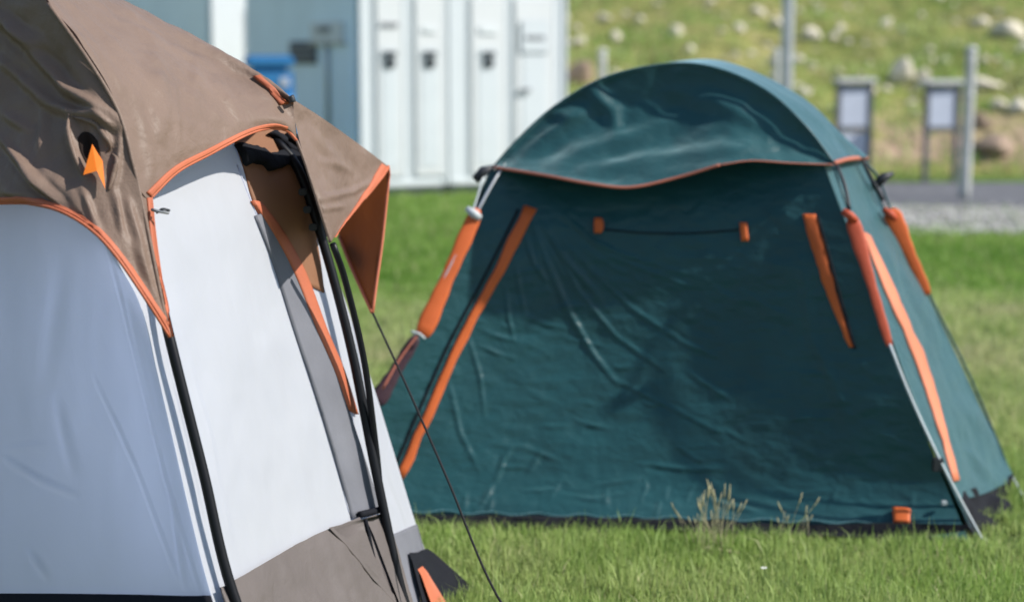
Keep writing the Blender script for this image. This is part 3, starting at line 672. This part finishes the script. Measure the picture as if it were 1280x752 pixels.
ptube('fly_seam', [(371, 176, 4.185), (382, 205, 4.175), (397, 252, 4.16), B_], .004, M['brown'], BT, 20)
bind([(424, 296, 4.97), (441, 338, 4.81), (465, 390, 4.60)], .005, ns=14)
bind([(456, 248, 4.55), (470, 231, 4.67), (481, 217, 4.745), D_, (483, 255, 4.775), (477, 310, 4.715), (471, 352, 4.655), C_], .004, ns=20)
ptube('hip_seam', [(q[0], q[1], q[2] - .006) for q in HIP[1:]], .0045, M['brown'], BT, 50)
# ridge hub with orange tab
decal('ridge_tab', [[(316, 96), (333, 111), (349, 132)], [(325, 96), (345, 112), (361, 129)]], 7, 3, bvh_of(fr_), .008, M['binding'], BT, 4.2, thick=.004)
ptube('ridge_hub', [(363, 120, 4.17), (365, 124, 4.17), (366, 128, 4.17)], .008, M['dark'], BT, 4)
# vent: a dark opening with an orange arrow tab
decal('vent_opening', [[(97, 172), (104, 165), (114, 167), (122, 176)], [(100, 188), (108, 184), (117, 186), (126, 193)], [(105, 200), (110, 207), (117, 205), (123, 199)]], 12, 10, PB, .002, M['vent'], BT, 3.55, thick=.001)
for fold in ([(86, 142), (85, 165), (92, 192), (104, 219)], [(92, 146), (108, 150), (122, 158), (138, 182), (134, 190)], [(140, 192), (146, 200), (141, 222), (136, 238)]):
    q_ = [on(PB, a, b, .001, 3.5) for a, b in curve(fold, 18)]
    tube('hood_fold', q_, .006 * np.sin(np.linspace(.25, 2.9, 18)) ** .8, M['brown'], BT, 10)
av_ = [on(PB, a, b, .022, 3.5) for a, b in ((120, 182), (107, 222), (122, 221), (137, 239), (130, 208))]
mv = [Vector(q) for q in av_]; bk_ = [q + (q - O0).normalized() * .005 for q in mv]
me = pydata('vent_tab', [q[:] for q in mv + bk_], [(0, 1, 2), (0, 2, 4), (4, 2, 3), (5, 7, 6), (5, 9, 7), (9, 8, 7), (0, 5, 6, 1), (1, 6, 7, 2), (2, 7, 8, 3), (3, 8, 9, 4), (4, 9, 5, 0)])
link('vent_tab', me, M['tab'], BT, smooth=False)
# poles under the fly
ptube('pole', [(196, 350, 3.62), (211, 418, 3.57), (253, 585, 3.53), (295, 752, 3.49), pr(nb[0] + .02, nb[1] - .05)], .0115, M['pole'], BT, 30, 12)
ptube('pole', [(340, 172, 4.42), (372, 210, 4.40), (406, 310, 4.38), (440, 440, 4.35), (470, 590, 4.31), (506, 752, 4.26), pr(fb[0] + .03, fb[1] - .05)], .0125, M['pole'], BT, 40, 12)
ptube('pole', [(416, 305, 4.22), (432, 352, 4.26), (455, 450, 4.30), (470, 560, 4.32), (479, 640, 4.31), (500, 752, 4.27), pr(fb[0] + .01, fb[1] - .08)], .0085, M['pole'], BT, 40, 10)
tube('strap', [on(RB, 441, 645, .02), on(RB, 462, 639, .022), P(480, 634, 4.30)], .009, M['black'], BT, 8, 10)
ptube('guy_line', [C_, (510, 486, 4.45), (560, 600, 4.28), (626, 752, 4.08), pr(.16, 3.78, .02)], .0032, M['rope'], BT, 30, 8)
tube('peg', [Vector((.155, 3.785, .05)), Vector((.17, 3.75, -.03))], .005, M['silver'], BT, 8)
def wavy_(pts, amp, seed, n=34):
    c = curve(pts, n); c[:, 1] += [amp * noise.noise((k * .33, seed * 3.1, 0)) for k in range(n)]; return c
# rolled black mesh under the peak
decal('mesh_roll', [wavy_([(291, 183), (312, 186), (334, 194), (352, 190), (370, 194)], 3, 2), wavy_([(297, 196), (316, 197), (335, 203), (354, 199), (378, 206)], 2, 3), wavy_([(303, 207), (322, 209), (340, 215), (358, 207), (383, 222)], 4, 4)], 34, 12, RB, .02, M['black'], BT, 4.35, bulge=.006)
decal('mesh_roll', [wavy_([(330, 170), (342, 176), (352, 184), (360, 192)], 2, 6), wavy_([(337, 166), (350, 174), (362, 184), (370, 194)], 2, 7)], 16, 5, RB, .02, M['black'], BT, 4.4, bulge=.004)
decal('mesh_roll', [[(352, 170), (368, 205), (384, 250), (398, 296)], [(368, 170), (382, 205), (396, 250), (408, 296)]], 26, 6, RB, .018, M['black'], BT, 4.4, bulge=.016)
for a in ((378, 240), (384, 262), (391, 284)):
    MB().box(P(a[0], a[1], 4.36), (.02, .012, .018), .003).build('clip', M['dark'], BT, world=True)
ptube('toggle_cord', [(190, 262, 3.57), (198, 264, 3.56), (211, 266, 3.57)], .0035, M['label'], BT, 6, 8)
ptube('toggle_cord', [(196, 266, 3.57), (203, 261, 3.56), (212, 263, 3.57)], .0025, M['dark'], BT, 6, 8)

# ------------------------------------------------------------------ white cabins behind
def cabin(name, label, cx, cy, th, wd, dp, ht, doors, side=(), grp='white service cabins'):
    t = thing(name, label, 'cabin', (cx, cy, 0), th, grp)
    MB().box((wd / 2, dp / 2, ht / 2 + .08), (wd, dp, ht), .02).build('body', M['paint'], t)
    MB().box((wd / 2, dp / 2, .045), (wd - .06, dp - .06, .085), .01).build('plinth', M['frame'], t)
    MB().box((wd / 2, dp / 2 - .01, ht + .12), (wd + .06, dp + .06, .08), .015).build('roof', M['paint_grey'], t)
    for e in (.03, wd - .03): MB().box((e, -.012, ht / 2 + .08), (.05, .02, ht - .05), .006).build('corner_post', M['paint'], t)
    MB().box((-.004, dp / 2, ht / 2 + .08), (.03, dp - .14, ht - .12), .006).build('sky_fill_panel', M['paint_sky_fill'], t)  # added sheet carrying the painted sky fill of the shaded wall
    MB().box((wd / 2, -.008, .13), (wd - .12, .022, .06), .006).build('sill', M['paint_grey'], t)
    for x0, x1, lab, pan in doors:
        d = MB().box(((x0 + x1) / 2, -.012, 1.18), (x1 - x0, .03, 1.95), .008).build('door', M['paint_door'], t)
        MB().box(((x0 + x1) / 2, -.028, .95), ((x1 - x0) * .62, .012, 1.30), .008).build('panel', M['paint'], d)
        for e in (x0 - .02, x1 + .02): MB().box((e, -.006, 1.18), (.02, .016, 1.98), .004).build('frame', M['paint'], d)
        xm = (x0 + x1) / 2
        if pan:
            MB().box((xm, -.052, 1.54), (.15, .03, .05), .006).build('lock', M['dark'], d)
            MB().box((xm, -.050, 1.44), (.12, .03, .09), .01).build('handle', M['dark'], d)
        else:
            MB().box((xm - .12, -.06, 1.14), (.12, .04, .035), .006).build('handle', M['label'], d)
            MB().box((xm, -.045, 1.73), (.36, .02, .36), .01).build('notice_plate', M['paint'], d)
        MB().box((xm, -.058 if not pan else -.04, lab[0]), (lab[1], .012, lab[2]), .002).build('label_plate', lab[3], d)
    return t
def along(px, cx, cy, th):
    k = (px - PW / 2) / FP; return (k * cy - cx) / (math.cos(th) - k * math.sin(th))
th1 = R(27); c1y = 18.5; c1x = (450 - 640) / FP * c1y
ax = lambda p: along(p, c1x, c1y, th1)
w1, w2 = ax(559.5), ax(707)
cab1 = cabin('service_cabin', 'white cabin with two narrow doors and a wall sign on its shaded side', c1x, c1y, th1, w1, 3.8, 2.75,
    [(ax(471), ax(503), (1.85, .20, .045, M['label']), 1), (ax(519), ax(554), (1.80, .16, .06, M['paint_grey']), 1)])
ox, oy = c1x + (w1 + .006) * math.cos(th1), c1y + (w1 + .006) * math.sin(th1)
bx = lambda p: along(p, ox, oy, th1)
cab2 = cabin('service_cabin', 'wider white cabin joined at right, one door without a dark lock', ox, oy, th1, w2 - w1, 3.8, 2.75,
    [(bx(588), bx(630), (1.80, .22, .08, M['paint_grey']), 1), (bx(642), bx(690), (1.72, .24, .05, M['label']), 0)])
# fittings on the shaded side of the first cabin (local x = 0 face)
def sidefit(px, py):
    # distance back along the side wall for a photo column, and the height for a row
    k = (px - 640) / FP; dx, dy = -math.sin(th1), math.cos(th1)
    d = (k * c1y - c1x) / (dx - k * dy); Y = c1y + d * dy
    return d, EYE - (py - HOR) / FP * Y
d0, z0 = sidefit(415, 42); MB().box((-.035, d0, z0), (.03, 1.0, .24), .006).build('sign_plate', M['paint_door'], cab1)
d1, z1 = sidefit(413, 38); MB().box((-.055, d1, z1), (.02, .38, .07), .006).build('sign_print', M['label'], cab1)
d2, z2 = sidefit(385, 66); vb = MB().box((-.035, d2, z2), (.03, .85, .26), .006).build('vent_grille', M['frame'], cab1)
for k in range(3): MB().box((-.06, d2 + .02, z2 + .07 - .07 * k), (.03, .70, .022), .004).build('slat', M['label'], vb)
d3, z3 = sidefit(416, 92); MB().tube([(-.05, d3, z3 + .38), (-.05, d3, z3), (-.05, d3, .1)], .022, 10).build('pipe', M['galv'], cab1, True)
MB().box((-.045, d3, sidefit(416, 55)[1]), (.06, 1.05, .03), .006).build('conduit', M['galv'], cab1)
th0 = R(36); c0y = 24.2; c0x = (268 - 640) / FP * c0y
cabin('service_cabin', 'white cabin set further back, seen behind the blue tank, mostly hidden by the brown tent', c0x, c0y, th0, 1.9, 3.6, 2.75, [(.55, 1.3, (1.85, .2, .05, M['label']), 1)])
# blue tank beside the cabins
bt = thing('blue_tank', 'blue plastic tank standing beside the shaded cabin wall above the brown fly', 'tank', ((339 - 640) / FP * 17.8, 17.8, 0), R(12))
MB().box((0, 0, .74), (.48, .46, 1.36), .07).build('tank', M['blue'], bt)
MB().box((0, 0, 1.46), (.50, .48, .12), .03).build('lid', M['blue'], bt)
for z in (.35, .72, 1.08): MB().box((0, 0, z), (.505, .485, .05), .02).build('rib', M['blue'], bt, True)
MB().box((.14, -.235, 1.25), (.10, .02, .10), .008).build('sticker', M['board'], bt)
MB().box((0, 0, .04), (.42, .4, .075), .01).build('base', M['dark'], bt)

# ------------------------------------------------------------------ notice boards and posts
def board(px0, px1, ptop, pbase, lower, label):
    g = G((px0 + px1) / 2, pbase); Y = g.y; wd = (px1 - px0) / FP * Y; zt = EYE - (ptop - HOR) / FP * Y
    t = thing('notice_board', label, 'notice board', (g.x, Y, 0), R(16), 'notice boards by the track')
    hz = EYE - (160 - HOR) / FP * Y
    for s in (-1, 1): MB().box((s * (wd / 2 - .03), 0, (zt - .06) / 2), (.055, .06, zt - .06), .006).build('leg', M['frame'], t)
    for zz in (zt - .10, hz): MB().box((0, 0, zz), (wd - .115, .05, .055), .005).build('rail', M['frame'], t)
    MB().box((0, .004, (zt - .125 + hz + .03) / 2), (wd - .115, .025, zt - .125 - hz - .03), .003).build('panel', M['board'], t)
    MB().box((0, 0, zt - .03), (wd + .04, .16, .055), .012).build('roof', M['cap'], t)
    if lower: MB().box((0, .004, hz - .03 - .26), (wd - .115, .022, .50), .003).build('panel', M['board'], t)
    return t
board(1040, 1090, 97, 228, True, 'notice board with a pale lower panel, its legs hidden behind the green tent')
board(1150, 1198, 99, 229, False, 'notice board on two open dark legs beside the grey post')
def post(name, px, ptop, pbase, wpx, label, cat, mat, lean=0.0, top=None):
    g = G(px, pbase); Y = g.y; zt = EYE - (ptop - HOR) / FP * Y if ptop is not None else top; r = wpx / FP * Y / 2
    t = thing(name, label, cat, (g.x, Y, 0), 0)
    n = 14; pts = [(lean * k / n + .006 * noise.noise((k, px, 0)), 0, zt * k / n) for k in range(n + 1)]
    MB().tube(pts, [r * (1.12 - .18 * k / n + .05 * noise.noise((k * 1.7, px, 3))) for k in range(n + 1)], 12).build('post', mat, t, True)
    MB().tube([(lean, 0, zt - .01), (lean, 0, zt + .03), (lean, 0, zt + .05)], [r * 1.15, r * 1.1, r * .5], 12).build('cap', M['cap'], t, True)
    for k in (.35, .7): MB().tube([(lean * k, 0, zt * k - .012), (lean * k, 0, zt * k + .012)], r * 1.16, 12).build('band', M['galv'], t, True)
    return t
post('fence_post', 1205, 64, 250, 13, 'weathered grey post standing in front of the right notice board', 'post', M['post'], .02)
post('utility_pole', 980, None, 236, 15, 'tall grey metal pole rising out of frame behind the green tent', 'pole', M['galv'], 0, 4.2)
post('fence_post', 967, 66, 226, 9, 'short grey post close beside the tall metal pole', 'post', M['post'])
post('fence_post', 752, 66, 222, 10, 'short dark post with pale top between cabin and green tent', 'post', M['post'])

# ------------------------------------------------------------------ rocks on the hillside
def hill_hit(px, py):
    d = U((px, py, 1.0)) - np.array([0, 0, EYE]); Y = 21.0
    while Y < 150:
        q = d * Y
        if EYE + q[2] <= hill_z(q[0], Y) + .001: return Vector((q[0], Y, EYE + q[2]))
        Y += .03
    return None
def rock_mesh(seed):
    bm = bmesh.new(); bmesh.ops.create_icosphere(bm, subdivisions=3, radius=.5)
    for v in bm.verts:
        n = noise.noise(v.co * 2.2 + Vector((seed, seed * 2, 0))) * .42 + noise.noise(v.co * 6 + Vector((0, seed, 4))) * .12
        v.co *= 1 + n
        for k in range(4):                     # cut flat faces
            d = Vector((math.sin(seed * 3 + k * 2.1), math.cos(seed * 5 + k * 1.7), math.sin(seed + k))).normalized(); e = v.co.dot(d) - .36
            if e > 0: v.co -= d * e * .85
    me = bpy.data.meshes.new('rock'); bm.to_mesh(me); bm.free(); return me
RM = [rock_mesh(1.3 * i + .4) for i in range(6)]; RMB = [m.copy() for m in RM[:2]]
for m in RM: m.materials.append(M['rock'])
for m in RMB: m.materials.append(M['rock_brown'])
named = [(1015, 43, 24, 18, 0, 'pale rock on the slope right of the tall metal pole'),
         (1128, 93, 26, 30, 0, 'upright pale boulder on the slope between the two notice boards'),
         (1262, 40, 42, 22, 0, 'long pale rock highest on the slope at the right edge'),
         (1232, 106, 40, 16, 0, 'flat pale rock lying right of the grey post top'),
         (1250, 131, 20, 14, 0, 'small pale rock below the flat rock right of the grey post'),
         (1274, 134, 26, 18, 0, 'pale rock at the right edge beside a smaller pale rock'),
         (1226, 153, 28, 22, 1, 'brownish rock close right of the grey post'),
         (1246, 184, 44, 26, 1, 'dark brown rock at the foot of the slope right of the grey post'),
         (725, 92, 34, 30, 1, 'brown rock between the white cabin and the short dark post'),
         (845, 39, 18, 14, 0, 'pale stone straight above the top of the green tent'),
         (863, 62, 14, 11, 0, 'small pale stone just above the green tent top'),
         (770, 46, 16, 12, 0, 'pale stone upslope of the short dark post'),
         (1190, 150, 16, 12, 1, 'brown stone behind the right notice board')]
def put_rock(px, py, wpx, hpx, me, label, grp):
    h = hill_hit(px, py + hpx * .4)
    if h is None: return
    s = wpx / FP * h.y; o = bpy.data.objects.new('rock', me); col.objects.link(o)
    o.scale = (s * 1.15, s * random.uniform(.8, 1.1), hpx / FP * h.y * 1.2); o.rotation_euler = (random.uniform(-.2, .2), random.uniform(-.2, .2), random.uniform(0, 6.3))
    if abs(wpx - hpx) > 8: o.rotation_euler.z = random.choice((0, math.pi))
    o.location = h + Vector((0, s * .2, hpx / FP * h.y * .38)); me.polygons.foreach_set('use_smooth', np.ones(len(me.polygons), bool))
    tag(o, label, 'rock', grp)
for i, (a, b, c, d, k, l) in enumerate(named): put_rock(a, b, c, d, (RMB if k else RM)[i % (2 if k else 6)], l, 'rocks on the hillside')
r2_ = random.Random(21)
def stone_label(a, b, c):
    size = 'tiny' if c < 6.5 else 'small' if c < 9.5 else 'middling' if c < 13 else 'larger'
    if a < 745: w_ = 'just right of the white cabin'
    elif a < 800: w_ = 'above the left shoulder of the green tent'
    elif a < 880: w_ = 'above the top of the green tent'
    elif a < 970: w_ = 'left of the tall metal pole'
    elif a < 1040: w_ = 'right of the tall metal pole'
    elif a < 1090: w_ = 'by the left notice board'
    elif a < 1150: w_ = 'between the two notice boards'
    elif a < 1200: w_ = 'by the right notice board'
    elif a < 1245: w_ = 'close right of the grey post'
    else: w_ = 'near the right edge'
    hgt = 'high on' if b < 40 else 'halfway up' if b < 100 else 'low on'
    return f'{size} pale stone {hgt} the slope {w_}'
for i in range(132):
    a, b = r2_.uniform(700, 1300), r2_.uniform(-6, 160)
    if any(abs(a - q[0]) < 24 and abs(b - q[1]) < 18 for q in named): continue
    c = r2_.choice((5, 7, 9, 12, 17)) * r2_.uniform(.8, 1.15); put_rock(a, b, c, c * r2_.uniform(.5, .8), RM[i % 6], stone_label(a, b, c), 'small stones scattered on the hillside')

# ------------------------------------------------------------------ grass
def inside(poly, x, y):
    r = np.zeros(len(x), bool); n = len(poly)
    for i in range(n):
        x0, y0 = poly[i]; x1, y1 = poly[(i + 1) % n]
        c = ((y0 > y) != (y1 > y)) & (x < (x1 - x0) * (y - y0) / (y1 - y0 + 1e-12) + x0); r ^= c
    return r
def blades(name, x, y, z, h, wd, tone, mat, label, bend=.5):
    N = len(x); a = rng.uniform(0, 2 * np.pi, N); dx, dy = np.cos(a), np.sin(a); le = rng.uniform(0, 2 * np.pi, N); lm = np.abs(rng.normal(0, bend, N)) * h
    lx, ly = np.cos(le) * lm, np.sin(le) * lm
    v = np.zeros((N, 5, 3))
    for i, (k, s) in enumerate(((0, -1), (0, 1), (.55, .75), (.55, -.75))):
        v[:, i, 0] = x + dx * wd * s * .5 + lx * k * k; v[:, i, 1] = y + dy * wd * s * .5 + ly * k * k; v[:, i, 2] = z + h * k
    v[:, 4, 0] = x + lx; v[:, 4, 1] = y + ly; v[:, 4, 2] = z + h * np.clip(1 - .35 * (lm / h) ** 2, .3, 1)
    b = np.arange(N)[:, None] * 5
    f = np.concatenate([b + [0, 1, 2], b + [0, 2, 3], b + [3, 2, 4]], 1).reshape(-1, 3)
    me = mesh_fast(name, v, f); at = me.attributes.new('tone', 'FLOAT', 'POINT'); at.data.foreach_set('value', np.repeat(tone, 5).astype(np.float32))
    return tag(link(name, me, mat, smooth=False), label, 'grass', kind='stuff')
def vnoise(x, y, sc, seed):
    gx, gy = x * sc, y * sc; i, j = np.floor(gx).astype(int), np.floor(gy).astype(int); fx, fy = gx - i, gy - j
    fx = fx * fx * (3 - 2 * fx); fy = fy * fy * (3 - 2 * fy)
    tb = np.random.default_rng(seed).random((256, 256)); q = lambda a, b: tb[a % 256, b % 256]
    return q(i, j) * (1 - fx) * (1 - fy) + q(i + 1, j) * fx * (1 - fy) + q(i, j + 1) * (1 - fx) * fy + q(i + 1, j + 1) * fx * fy
def lawn():
    N = 420000
    u = rng.random(N); Y = 1 / (1 / 3.3 + u * (1 / 21.5 - 1 / 3.3)); Y = np.where(rng.random(N) < .18, rng.uniform(6, 21, N), Y)
    X = (rng.random(N) * 2 - 1) * (Y * .36 + .35)
    brown = [kb, nb, fb, gb, bk1, bk2, lb]
    green = [(flb[0] + .02, flb[1] + .02), (fr.x - .02, fr.y + .03), (r2b[0] - .06, r2b[1]), (brb[0], brb[1]), (blb[0], blb[1]), (l2b[0], l2b[1])]
    road = (X > 1.7 + .4 * vnoise(X, Y, 1.5, 4)) & (Y > 14.75 + .7 * (vnoise(X, Y, 1.2, 5) - .5)) & (Y < 20.5)
    road &= rng.random(N) > .22 * vnoise(X, Y, 1.4, 31) * (Y < 17.3)
    k = ~(inside(brown, X, Y) | inside(green, X, Y) | road); X, Y = X[k], Y[k]; N = len(X)
    t = .30 * vnoise(X, Y, 1.3, 1) + .30 * vnoise(X, Y, 4.5, 2) + .25 * rng.random(N)
    far = np.clip((Y - 10.2 - .8 * (vnoise(X, Y, 1.5, 8) - .5)) / 1.0, 0, 1); midb = np.clip((Y - 6.2) / 1.2, 0, 1) * (1 - far)
    tone = .25 + t * .80 - .34 * far + .16 * midb
    dry = rng.random(N) < (.07 + .10 * midb) * (.3 + 1.4 * vnoise(X, Y, 2.2, 21)); tone = np.where(dry, rng.uniform(.75, 1, N), tone)
    h = rng.uniform(.025, .06, N) * (.75 + .7 * vnoise(X, Y, 6, 3)) * np.where(Y > 10, .9, 1)
    h *= np.where(rng.random(N) < .05, 1.9, 1)
    front_d = Y - (5.42 + (X + .59) * (-.165 / 2.0)); h *= np.where((np.abs(front_d) < .16) & (X > -.7) & (X < 1.6), .55, 1)   # trodden strip along the hem
    wd = np.maximum(.0035, Y * .00085) * rng.uniform(.7, 1.3, N)
    blades('grass', X, Y, np.zeros(N), h, wd, np.clip(tone, 0, 1), M['blade'], 'short green lawn grass around the tents')
lawn()
def hill_grass():
    N = 26000; X = rng.uniform(-2, 13, N); Y = rng.uniform(21.2, 40, N)
    k = vnoise(X, Y, .9, 11) + .3 * rng.random(N) > .55; X, Y = X[k], Y[k]; N = len(X)
    Z = np.array([hill_z(a, b) for a, b in zip(X, Y)]) - .02
    t = .2 + .45 * vnoise(X, Y, 1.2, 12) + .3 * rng.random(N)
    blades('hill_grass', X, Y, Z, rng.uniform(.08, .22, N), rng.uniform(.02, .045, N), t, M['blade'], 'rough grass tufts over the hillside', .6)
hill_grass()
def tuft(px, py, n, hpx, spread, label):
    g = G(px, py); mb = MB(); rr = random.Random(int(px))
    for i in range(n):
        x, y = rr.gauss(0, spread), rr.gauss(0, .03); h = hpx / FP * g.y * rr.uniform(.45, 1); l = rr.gauss(0, .18) * h; l2 = rr.gauss(0, .1) * h
        pts = [(x, y, 0), (x + l * .3, y + l2 * .3, h * .5), (x + l, y + l2, h)]
        mb.tube(curve(pts, 5), .0009, 4)
        if rr.random() < .7: mb.tube(curve([(x + l * .8, y + l2 * .8, h * .86), (x + l, y + l2, h), (x + l * 1.15, y + l2, h * 1.13)], 4), [.0008, .0026, .0022, .0008], 5)
    mb.tube([(-spread * 2.2, 0, .004), (0, .01, .012), (spread * 2.2, 0, .004)], [.002, .012, .002], 6)
    o = mb.build('dry_grass_tuft', M['straw'], None, True); o.location = g
    tag(o, label, 'grass tuft', 'dry grass tufts in front of the green tent')
tuft(886, 692, 32, 90, .045, 'tallest clump of dry straw grass in front of the green tent')
tuft(985, 682, 9, 70, .035, 'thin wisps of dry grass right of the tallest dry clump')
def daisy(px, py, label):
    g = G(px, py, .05); mb = MB(); mb.tube([(0, 0, -.05), (0, 0, 0)], .0012, 4)
    for k in range(8):
        a = k * math.pi / 4; c, s = math.cos(a), math.sin(a)
        mb.add([(0, 0, .001), (c * .006 - s * .003, s * .006 + c * .003, .003), (c * .011, s * .011, .002), (c * .006 + s * .003, s * .006 - c * .003, .003)], [(0, 1, 2, 3)])
    o = mb.build('daisy', M['petal']); o.location = g; tag(o, label, 'flower')
daisy(955, 710, 'single small white flower in the lawn right of the dry clump')
